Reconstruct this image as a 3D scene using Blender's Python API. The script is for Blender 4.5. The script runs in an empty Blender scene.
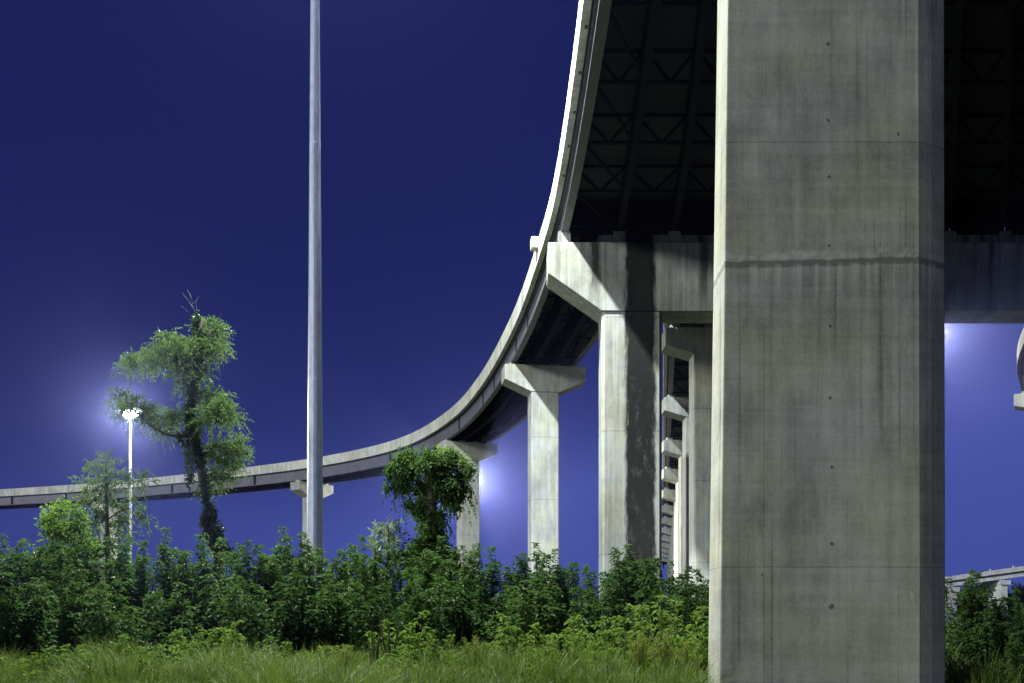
import bpy, math, random
import numpy as np
from mathutils import Vector

random.seed(7)
C = bpy.context.scene.collection
SC = bpy.context.scene
F = 1024 * 35.0 / 36.0          # focal length in pixels, only used to turn measured sizes into metres
HZ, CAMZ = 618.0, 1.5

def P(px, py, Y):
    return Vector(((px - 512) * Y / F, Y, CAMZ + (HZ - py) * Y / F))

# ------------------------------------------------------------------ node helpers
class NT:
    def __init__(s, name):
        s.m = bpy.data.materials.new(name); s.m.use_nodes = True
        s.t = s.m.node_tree; s.n = s.t.nodes; s.n.clear()
        s.out = s.n.new('ShaderNodeOutputMaterial')
    def link(s, a, b): s.t.links.new(a, b)
    def val(s, sock, v):
        if isinstance(v, (int, float)): sock.default_value = v
        elif isinstance(v, (tuple, list)):
            sock.default_value = tuple(v) + ((1,) if len(sock.default_value) == 4 and len(v) == 3 else ())
        else: s.link(v, sock)
    def pos(s): return s.n.new('ShaderNodeNewGeometry').outputs['Position']
    def island(s): return s.n.new('ShaderNodeNewGeometry').outputs['Random Per Island']
    def orand(s): return s.n.new('ShaderNodeObjectInfo').outputs['Random']
    def sep(s, v):
        k = s.n.new('ShaderNodeSeparateXYZ'); s.link(v, k.inputs[0]); return k.outputs
    def scl(s, v, sc):
        k = s.n.new('ShaderNodeVectorMath'); k.operation = 'MULTIPLY'
        s.link(v, k.inputs[0]); k.inputs[1].default_value = sc; return k.outputs[0]
    def noise(s, v, scale=1, detail=4, rough=.6, dist=0):
        k = s.n.new('ShaderNodeTexNoise'); s.link(v, k.inputs['Vector'])
        k.inputs['Scale'].default_value = scale; k.inputs['Detail'].default_value = detail
        k.inputs['Roughness'].default_value = rough; k.inputs['Distortion'].default_value = dist
        return k.outputs['Fac']
    def math(s, op, a, b=0, c=0):
        k = s.n.new('ShaderNodeMath'); k.operation = op
        s.val(k.inputs[0], a); s.val(k.inputs[1], b); s.val(k.inputs[2], c); return k.outputs[0]
    def rng(s, v, a, b, c=0, d=1):
        k = s.n.new('ShaderNodeMapRange'); k.interpolation_type = 'SMOOTHSTEP'
        s.val(k.inputs['Value'], v)
        for n_, q in (('From Min', a), ('From Max', b), ('To Min', c), ('To Max', d)): s.val(k.inputs[n_], q)
        return k.outputs['Result']
    def mix(s, f, a, b, mode='MIX'):
        k = s.n.new('ShaderNodeMix'); k.data_type = 'RGBA'; k.blend_type = mode
        s.val(k.inputs[0], f); s.val(k.inputs[6], a); s.val(k.inputs[7], b); return k.outputs[2]
    def bump(s, h, st=.3, d=.02):
        k = s.n.new('ShaderNodeBump'); k.inputs['Strength'].default_value = st
        k.inputs['Distance'].default_value = d; s.link(h, k.inputs['Height']); return k.outputs[0]
    def pbsdf(s, col, rough=.8, metal=0, nrm=None, spec=.3):
        k = s.n.new('ShaderNodeBsdfPrincipled'); s.val(k.inputs['Base Color'], col)
        s.val(k.inputs['Roughness'], rough); s.val(k.inputs['Metallic'], metal)
        k.inputs['Specular IOR Level'].default_value = spec
        if nrm is not None: s.link(nrm, k.inputs['Normal'])
        return k.outputs[0]
    def done(s, sh): s.link(sh, s.out.inputs['Surface']); return s.m

def window(t, v, a, b, soft):
    """1 inside a..b, soft edges"""
    return t.math('MULTIPLY', t.rng(v, a - soft, a + soft), t.rng(v, b - soft, b + soft, 1, 0))

def concrete(name, base=(.36, .36, .32), joints=(), stains=(), streak=.35, band=None, boards=0, jw=.02, lines=False):
    t = NT(name); p = t.pos(); x, y, z = t.sep(p)
    big = t.noise(p, .35, 5, .62)
    mid = t.noise(t.scl(p, (1.3, 1.3, .5)), 1.6, 5, .65)
    st = t.noise(t.scl(p, (3.2, 3.2, .09)), 1.2, 5, .62)
    st2 = t.noise(t.scl(p, (9, 9, .16)), 1.1, 3, .6)
    fine = t.noise(p, 14, 4, .7)
    f = t.math('ADD', t.rng(big, .3, .7, -.16, .16), t.rng(mid, .3, .7, -.13, .13))
    f = t.math('ADD', f, t.rng(st, .34, .66, -streak * .6, streak * .4))
    f = t.math('ADD', f, t.rng(st2, .35, .65, -streak * .35, streak * .2))
    f = t.math('ADD', f, t.rng(fine, .3, .7, -.09, .07))
    f = t.math('ADD', f, 1.0)
    if boards:
        bx = t.math('FRACT', t.math('MULTIPLY', t.math('ADD', x, t.math('MULTIPLY', t.noise(t.scl(p, (.6, .6, .25)), 1, 2), .10)), 1 / boards))
        ln = t.math('MULTIPLY', t.rng(bx, 0, .035, 1, 0), t.rng(t.noise(t.scl(p, (1.2, 1.2, .3)), 1.3, 3), .42, .62))
        f = t.math('SUBTRACT', f, t.math('MULTIPLY', ln, .32))
    if lines:
        for sc, th, am in ((11, .60, .30), (5, .62, .22)):
            ln = t.noise(t.scl(p, (sc, sc * .3, .05)), 1.0, 3, .7)
            gate = t.rng(t.noise(t.scl(p, (.7, .7, .3)), 1.0, 2), .40, .62)
            f = t.math('SUBTRACT', f, t.math('MULTIPLY', t.math('MULTIPLY', t.rng(ln, th, th + .05), gate), am))
        hb = t.noise(t.scl(p, (.25, .25, 5)), 1.0, 4, .65)
        f = t.math('ADD', f, t.rng(hb, .35, .65, -.07, .06))
        sc_ = t.noise(t.scl(p, (1.6, 1.6, 1.0)), 1.4, 6, .75, 1.2)
        f = t.math('ADD', f, t.rng(sc_, .66, .74, 0, .30))
        f = t.math('SUBTRACT', f, t.rng(t.noise(p, 7, 5, .75), .66, .74, 0, .22))
    for zj in joints:
        wob = t.math('MULTIPLY', t.math('SUBTRACT', t.noise(p, 3, 3), .5), .02)
        d = t.math('ABSOLUTE', t.math('SUBTRACT', t.math('ADD', z, wob), zj))
        f = t.math('SUBTRACT', f, t.rng(d, jw * .3, jw, .34, 0))
        f = t.math('SUBTRACT', f, t.rng(t.math('SUBTRACT', z, zj), -.9, 0, 0, .05))
    hue = t.noise(p, .5, 3)
    col = t.mix(t.rng(hue, .35, .65), tuple(c * k for c, k in zip(base, (1.0, 1.0, .9))), tuple(c * k for c, k in zip(base, (.97, 1.0, 1.08))))
    k = t.n.new('ShaderNodeVectorMath'); k.operation = 'SCALE'; t.link(col, k.inputs[0]); t.link(f, k.inputs['Scale'])
    col = k.outputs[0]
    if band:      # leaking cold joint: pale lime deposit above, wet dark rag below
        zb = band
        rag = t.math('MULTIPLY', t.math('SUBTRACT', t.noise(t.scl(p, (1, 1, .4)), 2.6, 7, .75), .5), .40)
        dz = t.math('SUBTRACT', t.math('SUBTRACT', z, t.math('MULTIPLY', t.math('SUBTRACT', x, 5.5), .018)), zb)
        lime = window(t, t.math('ADD', dz, rag), .03, .20, .04)
        lime = t.math('MULTIPLY', lime, t.rng(t.noise(p, 5, 5, .7), .4, .6))
        col = t.mix(t.math('MULTIPLY', lime, .34), col, (.55, .55, .50))
        dark = window(t, t.math('ADD', dz, t.math('MULTIPLY', rag, .42)), -.075, .05, .018)
        col = t.mix(t.math('MULTIPLY', dark, .72), col, (.085, .09, .075))
        drip = t.math('MULTIPLY', t.rng(dz, -.9, -.05), t.rng(dz, -.05, .0, 1, 0))
        col = t.mix(t.math('MULTIPLY', t.math('MULTIPLY', drip, t.rng(st2, .5, .62)), .30), col, (.5, .5, .47))
    for (x0, x1, ztop, zbot, amt, tint) in stains:
        w = t.math('MULTIPLY', t.math('SUBTRACT', t.noise(t.scl(p, (1.5, 1.5, .35)), 1.7, 6, .72), .5), .75)
        xs = t.math('ADD', x, w)
        m = window(t, xs, x0, x1, .13)
        m = t.math('MULTIPLY', m, t.rng(z, zbot, zbot + (ztop - zbot) * .6, .0 if zbot > 8 else .95, 1))
        m = t.math('MULTIPLY', m, t.rng(t.noise(t.scl(p, (1, 1, .45)), 2.6, 6, .72), .5, .74, 1, .84))
        col = t.mix(t.math('MULTIPLY', m, amt), col, tint)
    h = t.math('ADD', t.math('MULTIPLY', fine, .6), mid)
    return t.done(t.pbsdf(col, .88, 0, t.bump(h, .35, .02), .25))

def steel(name, base, rough=.55, spec=.35):
    t = NT(name); p = t.pos()
    a = t.noise(p, .8, 5, .65); b = t.noise(t.scl(p, (4, 4, .4)), 1.5, 4)
    col = t.mix(t.rng(t.math('ADD', t.math('MULTIPLY', a, .6), t.math('MULTIPLY', b, .4)), .35, .65),
                tuple(c * .78 for c in base), tuple(c * 1.18 for c in base))
    return t.done(t.pbsdf(col, rough, 0, t.bump(t.noise(p, 20, 3), .1, .005), spec))

def galv(name, base):
    t = NT(name); p = t.pos()
    v = t.n.new('ShaderNodeTexVoronoi'); t.link(t.scl(p, (1, 1, .35)), v.inputs['Vector']); v.inputs['Scale'].default_value = 7
    s = t.noise(t.scl(p, (5, 5, .2)), 1, 4)
    f = t.math('ADD', t.math('MULTIPLY', v.outputs['Distance'], .35), s)
    col = t.mix(t.rng(f, .4, .85), tuple(c * .8 for c in base), tuple(c * 1.15 for c in base))
    return t.done(t.pbsdf(col, .5, .35, None, .5))

def leafmat(name, a, b, tr=.35, rough=.62, obj_amt=.5, patch=.7):
    t = NT(name); p = t.pos()
    r = t.island()
    f = t.math('ADD', t.math('MULTIPLY', r, .62), t.math('MULTIPLY', t.rng(t.noise(p, patch, 3), .3, .7), .38))
    f = t.math('ADD', f, t.math('MULTIPLY', t.math('SUBTRACT', t.orand(), .5), obj_amt))
    col = t.mix(t.rng(f, 0.05, .95), a, b)
    pb = t.pbsdf(col, rough, 0, None, .16)
    tl = t.n.new('ShaderNodeBsdfTranslucent'); t.link(t.mix(.5, col, tuple(min(1, c * q) for c, q in zip(b, (1.35, 1.5, .8)))), tl.inputs[0])
    mx = t.n.new('ShaderNodeMixShader'); mx.inputs[0].default_value = tr
    t.link(pb, mx.inputs[1]); t.link(tl.outputs[0], mx.inputs[2])
    return t.done(mx.outputs[0])

def bark(name, base):
    t = NT(name); p = t.pos(); n_ = t.noise(t.scl(p, (6, 6, 1.2)), 2, 6, .7)
    col = t.mix(t.rng(n_, .35, .65), tuple(c * .55 for c in base), base)
    return t.done(t.pbsdf(col, .9, 0, t.bump(n_, .7, .03), .2))

def emit(name, col, s):
    t = NT(name); e = t.n.new('ShaderNodeEmission'); e.inputs[0].default_value = col + (1,); e.inputs[1].default_value = s
    return t.done(e.outputs[0])

def ztop(y, Y): return CAMZ + (HZ - y) * Y / F
M = {}
M['pillar'] = concrete('board marked pillar concrete', (.315, .322, .268), joints=(ztop(142, 18), ztop(567, 18), ztop(345, 18) - 30), streak=.13, band=ztop(262, 18), boards=.43, jw=.014, lines=True)
M['pier'] = concrete('stained portal concrete', (.37, .38, .345), joints=(16.62, 10.9, 4.7), streak=.26, jw=.035, stains=(
    (5.70, 7.20, 20.6, 1.0, 1.0, (.008, .0095, .008)), (5.95, 6.95, 20.6, 13.0, .9, (.016, .017, .018)),
    (3.95, 4.42, 20.7, 16.6, .93, (.03, .03, .03)),
    (2.15, 2.5, 20.6, 18.2, .5, (.10, .10, .11)), (9.45, 9.85, 20.7, 16.0, .8, (.05, .05, .05)),
    (11.5, 12.3, 20.7, 17.0, .6, (.08, .08, .08)), (23.0, 23.35, 20.7, 15.5, .6, (.09, .08, .06)),
    (23.85, 24.15, 20.7, 15.5, .85, (.03, .03, .03)), (25.2, 25.6, 20.7, 17.5, .5, (.1, .1, .1))))
M['pierclean'] = concrete('weathered pier concrete', (.42, .43, .40), joints=(5.2, 10.6, 15.4), streak=.17, jw=.03)
M['parapet'] = concrete('parapet concrete', (.52, .52, .465), streak=.26)
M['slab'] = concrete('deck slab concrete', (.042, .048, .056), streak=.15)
M['parapetdark'] = concrete('dark parapet concrete', (.12, .122, .115), streak=.4)  # darker tone of parapet concrete for the outer flyover
M['farlit'] = concrete('lamplit white concrete', (.72, .73, .72), streak=.15)  # lamplight on the distant ramp is put into this near-white colour
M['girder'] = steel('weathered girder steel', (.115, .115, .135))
M['girderdark'] = steel('shade-dark girder steel', (.016, .017, .024), .9, .04)  # under-deck shade on the inner girders is put into this base colour
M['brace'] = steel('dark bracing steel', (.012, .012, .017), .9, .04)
M['hole'] = concrete('dark tie hole', (.10, .10, .088), streak=.1)
M['galv'] = galv('galvanised mast steel', (.42, .45, .60))  # blue tint in the base stands in for reflected sky
M['lampmetal'] = galv('pale painted pole', (.62, .63, .66))
M['lampglow'] = emit('lamp lens glow', (.93, .97, 1.0), 55)
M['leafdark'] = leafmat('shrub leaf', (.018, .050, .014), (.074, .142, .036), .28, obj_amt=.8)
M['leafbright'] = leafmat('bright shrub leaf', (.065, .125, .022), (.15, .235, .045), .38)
M['leafvine'] = leafmat('vine leaf', (.032, .075, .018), (.085, .165, .035), .32)
M['leafvinebright'] = leafmat('bright vine leaf', (.075, .15, .02), (.15, .25, .035), .35)
M['leafivy'] = leafmat('dark ivy leaf', (.010, .028, .008), (.045, .085, .020), .2)
M['leafwillow'] = leafmat('willowy leaf', (.044, .084, .028), (.105, .168, .056), .36)
M['leafpale'] = leafmat('pale sapling leaf', (.09, .14, .06), (.18, .24, .10), .4)
M['stem'] = bark('shrub stem bark', (.085, .075, .05))
M['bark'] = bark('tree bark', (.10, .085, .065))
M['twig'] = bark('bare grey twig', (.10, .10, .095))
M['grass'] = leafmat('grass blade', (.010, .034, .004), (.165, .240, .040), .22, .6, 0, 2.2)
M['seed'] = leafmat('feathery weed', (.10, .15, .03), (.22, .26, .07), .4, .6, 0)

t = NT('grassy ground'); p = t.pos()
gcol = t.mix(t.rng(t.noise(p, .25, 5), .35, .65), (.028, .045, .014), (.055, .065, .025))
gcol = t.mix(t.rng(t.noise(p, 2.2, 5), .4, .7), gcol, (.05, .042, .028))
M['ground'] = t.done(t.pbsdf(gcol, .95, 0, t.bump(t.noise(p, 3, 6), .6, .1), .1))

# ------------------------------------------------------------------ mesh helpers
class MB:
    def __init__(s): s.v = []; s.f = []
    def add(s, vs, fs):
        k = len(s.v); s.v += [tuple(q) for q in vs]; s.f += [tuple(i + k for i in q) for q in fs]; return s
    def prism(s, poly_a, poly_b):
        """closed solid between two matching polygons"""
        n = len(poly_a)
        fs = [tuple(range(n))[::-1], tuple(range(n, 2 * n))]
        fs += [(i, (i + 1) % n, n + (i + 1) % n, n + i) for i in range(n)]
        return s.add(list(poly_a) + list(poly_b), fs)
    def box(s, c, sx, sy, sz, ux=(1, 0), bev=0):
        """box centred in plan on c, standing on c.z; ux = plan direction of its first side"""
        ux = Vector((ux[0], ux[1], 0)).normalized(); uy = Vector((-ux.y, ux.x, 0)); c = Vector(c)
        a, b = sx / 2, sy / 2
        if bev: pl = [(-a + bev, -b), (a - bev, -b), (a, -b + bev), (a, b - bev), (a - bev, b), (-a + bev, b), (-a, b - bev), (-a, -b + bev)]
        else: pl = [(-a, -b), (a, -b), (a, b), (-a, b)]
        lo = [c + ux * i + uy * j for i, j in pl]
        return s.prism(lo, [q + Vector((0, 0, sz)) for q in lo])
    def bar(s, a, b, w, n=4):
        a, b = Vector(a), Vector(b); d = (b - a).normalized()
        u = d.cross(Vector((0, 0, 1)));  u = u.normalized() if u.length > 1e-4 else Vector((1, 0, 0))
        v = d.cross(u); r = w / 2 * (1.414 if n == 4 else 1); o = math.pi / 4 if n == 4 else 0
        ring = lambda q: [q + (u * math.cos(o + 2 * math.pi * k / n) + v * math.sin(o + 2 * math.pi * k / n)) * r for k in range(n)]
        return s.prism(ring(a), ring(b))
    def tube(s, pts, rad, n=8):
        pts = [Vector(q) for q in pts]; k0 = len(s.v); m = len(pts)
        for i, q in enumerate(pts):
            d = (pts[min(i + 1, m - 1)] - pts[max(i - 1, 0)]).normalized()
            u = d.cross(Vector((0, 1, 0))); u = u.normalized() if u.length > 1e-3 else Vector((1, 0, 0)); v = d.cross(u)
            r = rad[i] if isinstance(rad, (list, tuple)) else rad
            s.v += [tuple(q + (u * math.cos(2 * math.pi * k / n) + v * math.sin(2 * math.pi * k / n)) * r) for k in range(n)]
        for i in range(m - 1):
            for k in range(n):
                a = k0 + i * n + k; b = k0 + i * n + (k + 1) % n
                s.f.append((a, b, b + n, a + n))
        s.f.append(tuple(range(k0, k0 + n))[::-1]); s.f.append(tuple(range(k0 + (m - 1) * n, k0 + m * n)))
        return s
    def sweep(s, rings):
        """rings: equal-length closed loops, capped"""
        n = len(rings[0]); k0 = len(s.v)
        for r in rings: s.v += [tuple(q) for q in r]
        for i in range(len(rings) - 1):
            for k in range(n):
                a = k0 + i * n + k; b = k0 + i * n + (k + 1) % n
                s.f.append((a, b, b + n, a + n))
        s.f.append(tuple(range(k0, k0 + n))[::-1]); s.f.append(tuple(range(k0 + (len(rings) - 1) * n, k0 + len(rings) * n)))
        return s
    def build(s, name, mat, parent=None, smooth=False, bevel=0):
        base = Vector(parent['base']) if parent is not None else Vector((0, 0, 0))
        me = bpy.data.meshes.new(name)
        me.from_pydata([tuple(Vector(q) - base) for q in s.v], [], s.f)
        import bmesh
        bm = bmesh.new(); bm.from_mesh(me); bmesh.ops.recalc_face_normals(bm, faces=bm.faces)
        if bevel:
            es = [e for e in bm.edges if len(e.link_faces) == 2 and e.calc_face_angle(0) > .5]
            bmesh.ops.bevel(bm, geom=es, offset=bevel, segments=2, affect='EDGES', profile=.5, clamp_overlap=True)
        bm.to_mesh(me); bm.free()
        me.materials.append(mat)
        if smooth: me.polygons.foreach_set('use_smooth', [True] * len(me.polygons))
        o = bpy.data.objects.new(name, me); C.objects.link(o)
        if parent is not None: o.parent = parent; o['base'] = tuple(base)
        return o

def tag(o, label=None, cat=None, group=None, kind=None):
    if label: o['label'] = label
    if cat: o['category'] = cat
    if group: o['group'] = group
    if kind: o['kind'] = kind
    return o

def thing(name, label, cat, loc, group=None):
    o = bpy.data.objects.new(name, None); C.objects.link(o); o.location = loc
    o.empty_display_size = .5; o['base'] = tuple(loc)
    return tag(o, label, cat, group)

def strip_base():
    for o in SC.objects:
        if 'base' in o: del o['base']

# ------------------------------------------------------------------ bridge geometry
ZPT, ZPB, ZSB, ZGB = 23.9, 23.02, 22.70, 21.15       # parapet top, deck top, slab soffit, girder underside
raw = [(2.46, -40), (2.46, -10), (2.46, 20), (2.46, 36), (2.42, 40.5), (2.32, 46), (2.1, 52), (1.66, 57.7), (.62, 68.6), (-.72, 78.5),
       (-2.95, 91.7), (-6.7, 107), (-13.9, 124), (-25, 137), (-38.9, 147.6), (-65, 163), (-89.6, 173.5), (-125, 184), (-160, 190)]
def spline(pts, step=1.6):
    pts = [np.array(q, float) for q in pts]; out = []
    ext = [2 * pts[0] - pts[1]] + pts + [2 * pts[-1] - pts[-2]]
    for i in range(1, len(ext) - 2):
        p0, p1, p2, p3 = ext[i - 1:i + 3]
        d = [max(1e-6, np.linalg.norm(b - a)) ** .5 for a, b in ((p0, p1), (p1, p2), (p2, p3))]
        t0 = 0; t1 = d[0]; t2 = t1 + d[1]; t3 = t2 + d[2]
        for k in range(24):
            t_ = t1 + (t2 - t1) * k / 24
            A1 = (t1 - t_) / (t1 - t0) * p0 + (t_ - t0) / (t1 - t0) * p1
            A2 = (t2 - t_) / (t2 - t1) * p1 + (t_ - t1) / (t2 - t1) * p2
            A3 = (t3 - t_) / (t3 - t2) * p2 + (t_ - t2) / (t3 - t2) * p3
            B1 = (t2 - t_) / (t2 - t0) * A1 + (t_ - t0) / (t2 - t0) * A2
            B2 = (t3 - t_) / (t3 - t1) * A2 + (t_ - t1) / (t3 - t1) * A3
            out.append((t2 - t_) / (t2 - t1) * B1 + (t_ - t1) / (t2 - t1) * B2)
    out.append(pts[-1]); out = np.array(out)
    for _ in range(40):                                   # ease the measured kinks
        out[1:-1] = .5 * out[1:-1] + .25 * (out[:-2] + out[2:])
    s = np.concatenate([[0], np.cumsum(np.linalg.norm(np.diff(out, axis=0), axis=1))])
    n = int(s[-1] / step); q = np.linspace(0, s[-1], n + 1)
    return np.stack([np.interp(q, s, out[:, 0]), np.interp(q, s, out[:, 1])], 1)

class Path:
    def __init__(s, pts):
        s.p = np.array(pts); d = np.gradient(s.p, axis=0); s.h = d / np.linalg.norm(d, axis=1)[:, None]
        s.r = np.stack([s.h[:, 1], -s.h[:, 0]], 1)
        s.s = np.concatenate([[0], np.cumsum(np.linalg.norm(np.diff(s.p, axis=0), axis=1))])
    def at(s, i, off, z):
        return Vector((s.p[i, 0] + s.r[i, 0] * off, s.p[i, 1] + s.r[i, 1] * off, z))
    def ats(s, d, off, z):
        x = np.interp(d, s.s, s.p[:, 0]); y = np.interp(d, s.s, s.p[:, 1])
        rx = np.interp(d, s.s, s.r[:, 0]); ry = np.interp(d, s.s, s.r[:, 1])
        return Vector((x + rx * off, y + ry * off, z))
    def right(s, d): return (np.interp(d, s.s, s.r[:, 0]), np.interp(d, s.s, s.r[:, 1]))
    def swept(s, prof): return MB().sweep([[s.at(i, o, z) for o, z in prof] for i in range(len(s.p))])

def girder_prof(o, half=.26, web=.03):
    t_, b_ = ZSB - .004, ZGB
    return [(o - half, b_), (o + half, b_), (o + half, b_ + .06), (o + web, b_ + .06), (o + web, t_ - .06), (o + half * .8, t_ - .06),
            (o + half * .8, t_), (o - half * .8, t_), (o - half * .8, t_ - .06), (o - web, t_ - .06), (o - web, b_ + .06), (o - half, b_ + .06)]
def para_prof(o, sgn, dz=0):
    """barrier: flat outside face, sloped inside; sgn=+1 when the road lies to the right"""
    return [(o - sgn * .02, ZSB - .05), (o - sgn * .02, ZPT), (o + sgn * .20, ZPT), (o + sgn * .26, ZPT - .45), (o + sgn * .42, ZPB + .01), (o + sgn * .28, ZPB + .01), (o + sgn * .28, ZSB - .05)]

def frame_between(mb, a_t, b_t, a_b, b_b, w=.11):
    """K cross frame between two neighbouring girders: chords and a V of diagonals"""
    mid = (a_b + b_b) / 2
    mb.bar(a_t, b_t, w); mb.bar(a_b, b_b, w); mb.bar(a_t, mid, w * .85); mb.bar(b_t, mid, w * .85)

def bridge(name, label, path, W, goffs, frames, right_parapet=True, pm='parapet', joints=()):
    root = thing(name, label, 'bridge', path.at(0, W / 2, 0))
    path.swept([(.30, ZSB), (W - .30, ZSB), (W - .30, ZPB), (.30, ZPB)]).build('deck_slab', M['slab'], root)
    path.swept(para_prof(0, 1)).build('parapet', M[pm], root)
    for d in joints:
        a, b = path.ats(d - .03, -.026, ZSB - .02), path.ats(d + .03, -.026, ZSB - .02)
        MB().box((a + b) / 2, .016, .06, ZPT - ZSB, path.right(d)).build('joint_seal', M['hole'], root)
        if int(d * 10) % 3 == 0:
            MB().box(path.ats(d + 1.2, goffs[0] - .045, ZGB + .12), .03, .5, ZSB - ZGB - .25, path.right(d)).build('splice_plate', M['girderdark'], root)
    if right_parapet: path.swept(para_prof(W, -1)).build('parapet', M['parapet'], root)
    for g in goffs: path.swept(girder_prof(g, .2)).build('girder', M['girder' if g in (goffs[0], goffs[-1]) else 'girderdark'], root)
    zt, zb = ZSB - .22, ZGB + .16
    for d in frames:
        mb = MB()
        for a, b in zip(goffs[:-1], goffs[1:]):
            frame_between(mb, path.ats(d, a + .06, zt), path.ats(d, b - .06, zt), path.ats(d, a + .06, zb), path.ats(d, b - .06, zb))
        mb.build('cross_frame', M['brace'], root)
    return root

# full left edge, cut at the joint over the portal pier
full = spline(raw)
isplit = int(np.argmin(abs(full[:, 1] - 51.0) + (abs(full[:, 0] - 2) > 6) * 99))
near = Path(np.vstack([full[:isplit], [full[isplit] - np.array([0, .03])]]))
rampP = Path(full[isplit:])

# wide near deck: girders fan out towards the portal pier
def lerp(Y, tab): return float(np.interp(Y, [a for a, _ in tab], [b for _, b in tab]))
GSP = [(-40, 1.36), (18, 1.42), (32, 1.62), (51, 2.80)]
NG = 10
def leftX(Y): return float(np.interp(Y, near.p[:, 1], near.p[:, 0]))
def gX(i, Y): return leftX(Y) + .52 + i * lerp(Y, GSP)
def rightX(Y): return gX(NG - 1, Y) + .6
wide = thing('elevated_highway', 'wide dark highway deck over the big pillar, steel girders and bracing beneath', 'bridge', (9, 18, 0))
YS = [float(y) for y in near.p[:, 1]]
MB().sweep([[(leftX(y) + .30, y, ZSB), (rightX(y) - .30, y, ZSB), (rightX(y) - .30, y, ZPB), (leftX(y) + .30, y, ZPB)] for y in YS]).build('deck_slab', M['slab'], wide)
near.swept(para_prof(0, 1)).build('parapet', M['parapet'], wide)
MB().sweep([[(rightX(y) + o, y, z) for o, z in para_prof(0, -1)] for y in YS]).build('parapet', M['parapet'], wide)
for i in range(NG):
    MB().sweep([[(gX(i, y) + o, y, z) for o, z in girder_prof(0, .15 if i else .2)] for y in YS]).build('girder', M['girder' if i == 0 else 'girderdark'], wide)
for k in range(-4, 4):
    y = 36.8 + 4.7 * k if k < 3 else 50.2
    mb = MB(); zt, zb = ZSB - .24, ZGB + .16
    for i in range(NG - 1):
        a, b = gX(i, y) + .05, gX(i + 1, y) - .05
        frame_between(mb, Vector((a, y, zt)), Vector((b, y, zt)), Vector((a, y, zb)), Vector((b, y, zb)), .12)
        if k < 3 and i == 0:      # lateral bracing in the outer bay
            mb.bar((a, y, zb + .02), (gX(1, y + 4.7) - .05, y + 4.7, zb + .02), .10)
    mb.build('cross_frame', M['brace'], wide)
for yy in (50.62,):
    mb = MB()
    for i in range(NG - 1):
        mb.prism([(gX(i, 51) + .028, yy, 21.0), (gX(i + 1, 51) - .028, yy, 21.0), (gX(i + 1, 51) - .028, yy, ZSB - .01), (gX(i, 51) + .028, yy, ZSB - .01)],
                 [(gX(i, 51) + .028, yy + .05, 21.0), (gX(i + 1, 51) - .028, yy + .05, 21.0), (gX(i + 1, 51) - .028, yy + .05, ZSB - .01), (gX(i, 51) + .028, yy + .05, ZSB - .01)])
    mb.build('end_diaphragm', M['brace'], wide)
# drain outlets along the overhang soffit
for yy in (32.6, 35.6, 38.6, 41.6, 44.6, 47.6):
    MB().box((leftX(yy) + .20, yy, ZSB - .075), .12, .20, .02).build('drain_outlet', M['hole'], wide)

ramp = bridge('curved_ramp', 'curved flyover ramp with pale parapet sweeping from the portal pier away to the far left', rampP, 5.9, (.55, 2.15, 3.75, 5.35), [3 + 5.2 * k for k in range(22)], joints=[4 + 6.1 * k for k in range(34)])
# light-pole pilaster that juts from the parapet just past the joint
MB().box(rampP.ats(7.6, -.22, ZPT - .55), .42, .75, .62, rampP.right(7.6), .03).build('pilaster', M['parapet'], ramp)

dS = np.array([.15, 1.0]) / math.hypot(.15, 1)
strP = Path(np.array([np.array([8.15, 53.0]) + dS * q for q in np.linspace(0, 345, 170)]))
straight = bridge('straight_viaduct', 'straight viaduct running away in the gap between stained portal pier and big pillar', strP, 12.6, tuple(.6 + 2.28 * k for k in range(6)), [4 + 5.2 * k for k in range(16)])
rightP = Path(spline([(28.0, 52), (32.3, 60), (35.9, 67.5), (41.6, 82), (47.1, 92), (54, 104), (66, 119), (86, 137), (112, 152)]))
bridge('outer_flyover', 'flyover at the right edge of the view, curving away behind the concrete crossbeam', rightP, 8.0, (.6, 2.85, 5.1, 7.4), [4 + 5.2 * k for k in range(10)], pm='parapetdark')

# ------------------------------------------------------------------ piers
def hammer(label, c, ux, L, wcol, dcol, zt, hend, hmid, mat, cols=(0,), gpts=(), bev=.09, group=None, flat=None):
    """pier of one or more columns under a cap with sloped ends; c = plan centre, ux = plan direction of the cap"""
    ux = Vector((ux[0], ux[1], 0)).normalized(); uy = Vector((-ux.y, ux.x, 0)); c = Vector((c[0], c[1], 0))
    root = thing('bridge_pier', label, 'bridge pier', c, group)
    a = L / 2; lo = cols[0] - wcol / 2; hi = cols[-1] + wcol / 2; dc = dcol + .16
    prof = [(-a, zt), (-a, zt - hend), (lo, zt - hmid), (hi, zt - hmid), (a, zt - hend), (a, zt)]
    if flat: prof = [(-a, zt), (-a, zt - hend), (lo, zt - hmid), (a, zt - hmid), (a, zt)]
    A = [c + ux * o - uy * dc / 2 + Vector((0, 0, z)) for o, z in prof]
    B = [q + uy * dc for q in A]
    MB().prism(A, B).build('pier_cap', mat, root, bevel=.035)
    for k in cols:
        MB().box(c + ux * k, wcol, dcol, zt - hmid - .003, (ux.x, ux.y), bev).build('column', mat, root)
    for g in gpts:
        MB().box(c + ux * g + Vector((0, 0, zt + .003)), .62, .9, ZGB - zt - .006, (ux.x, ux.y)).build('bearing_block', mat, root)
    return root

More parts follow.
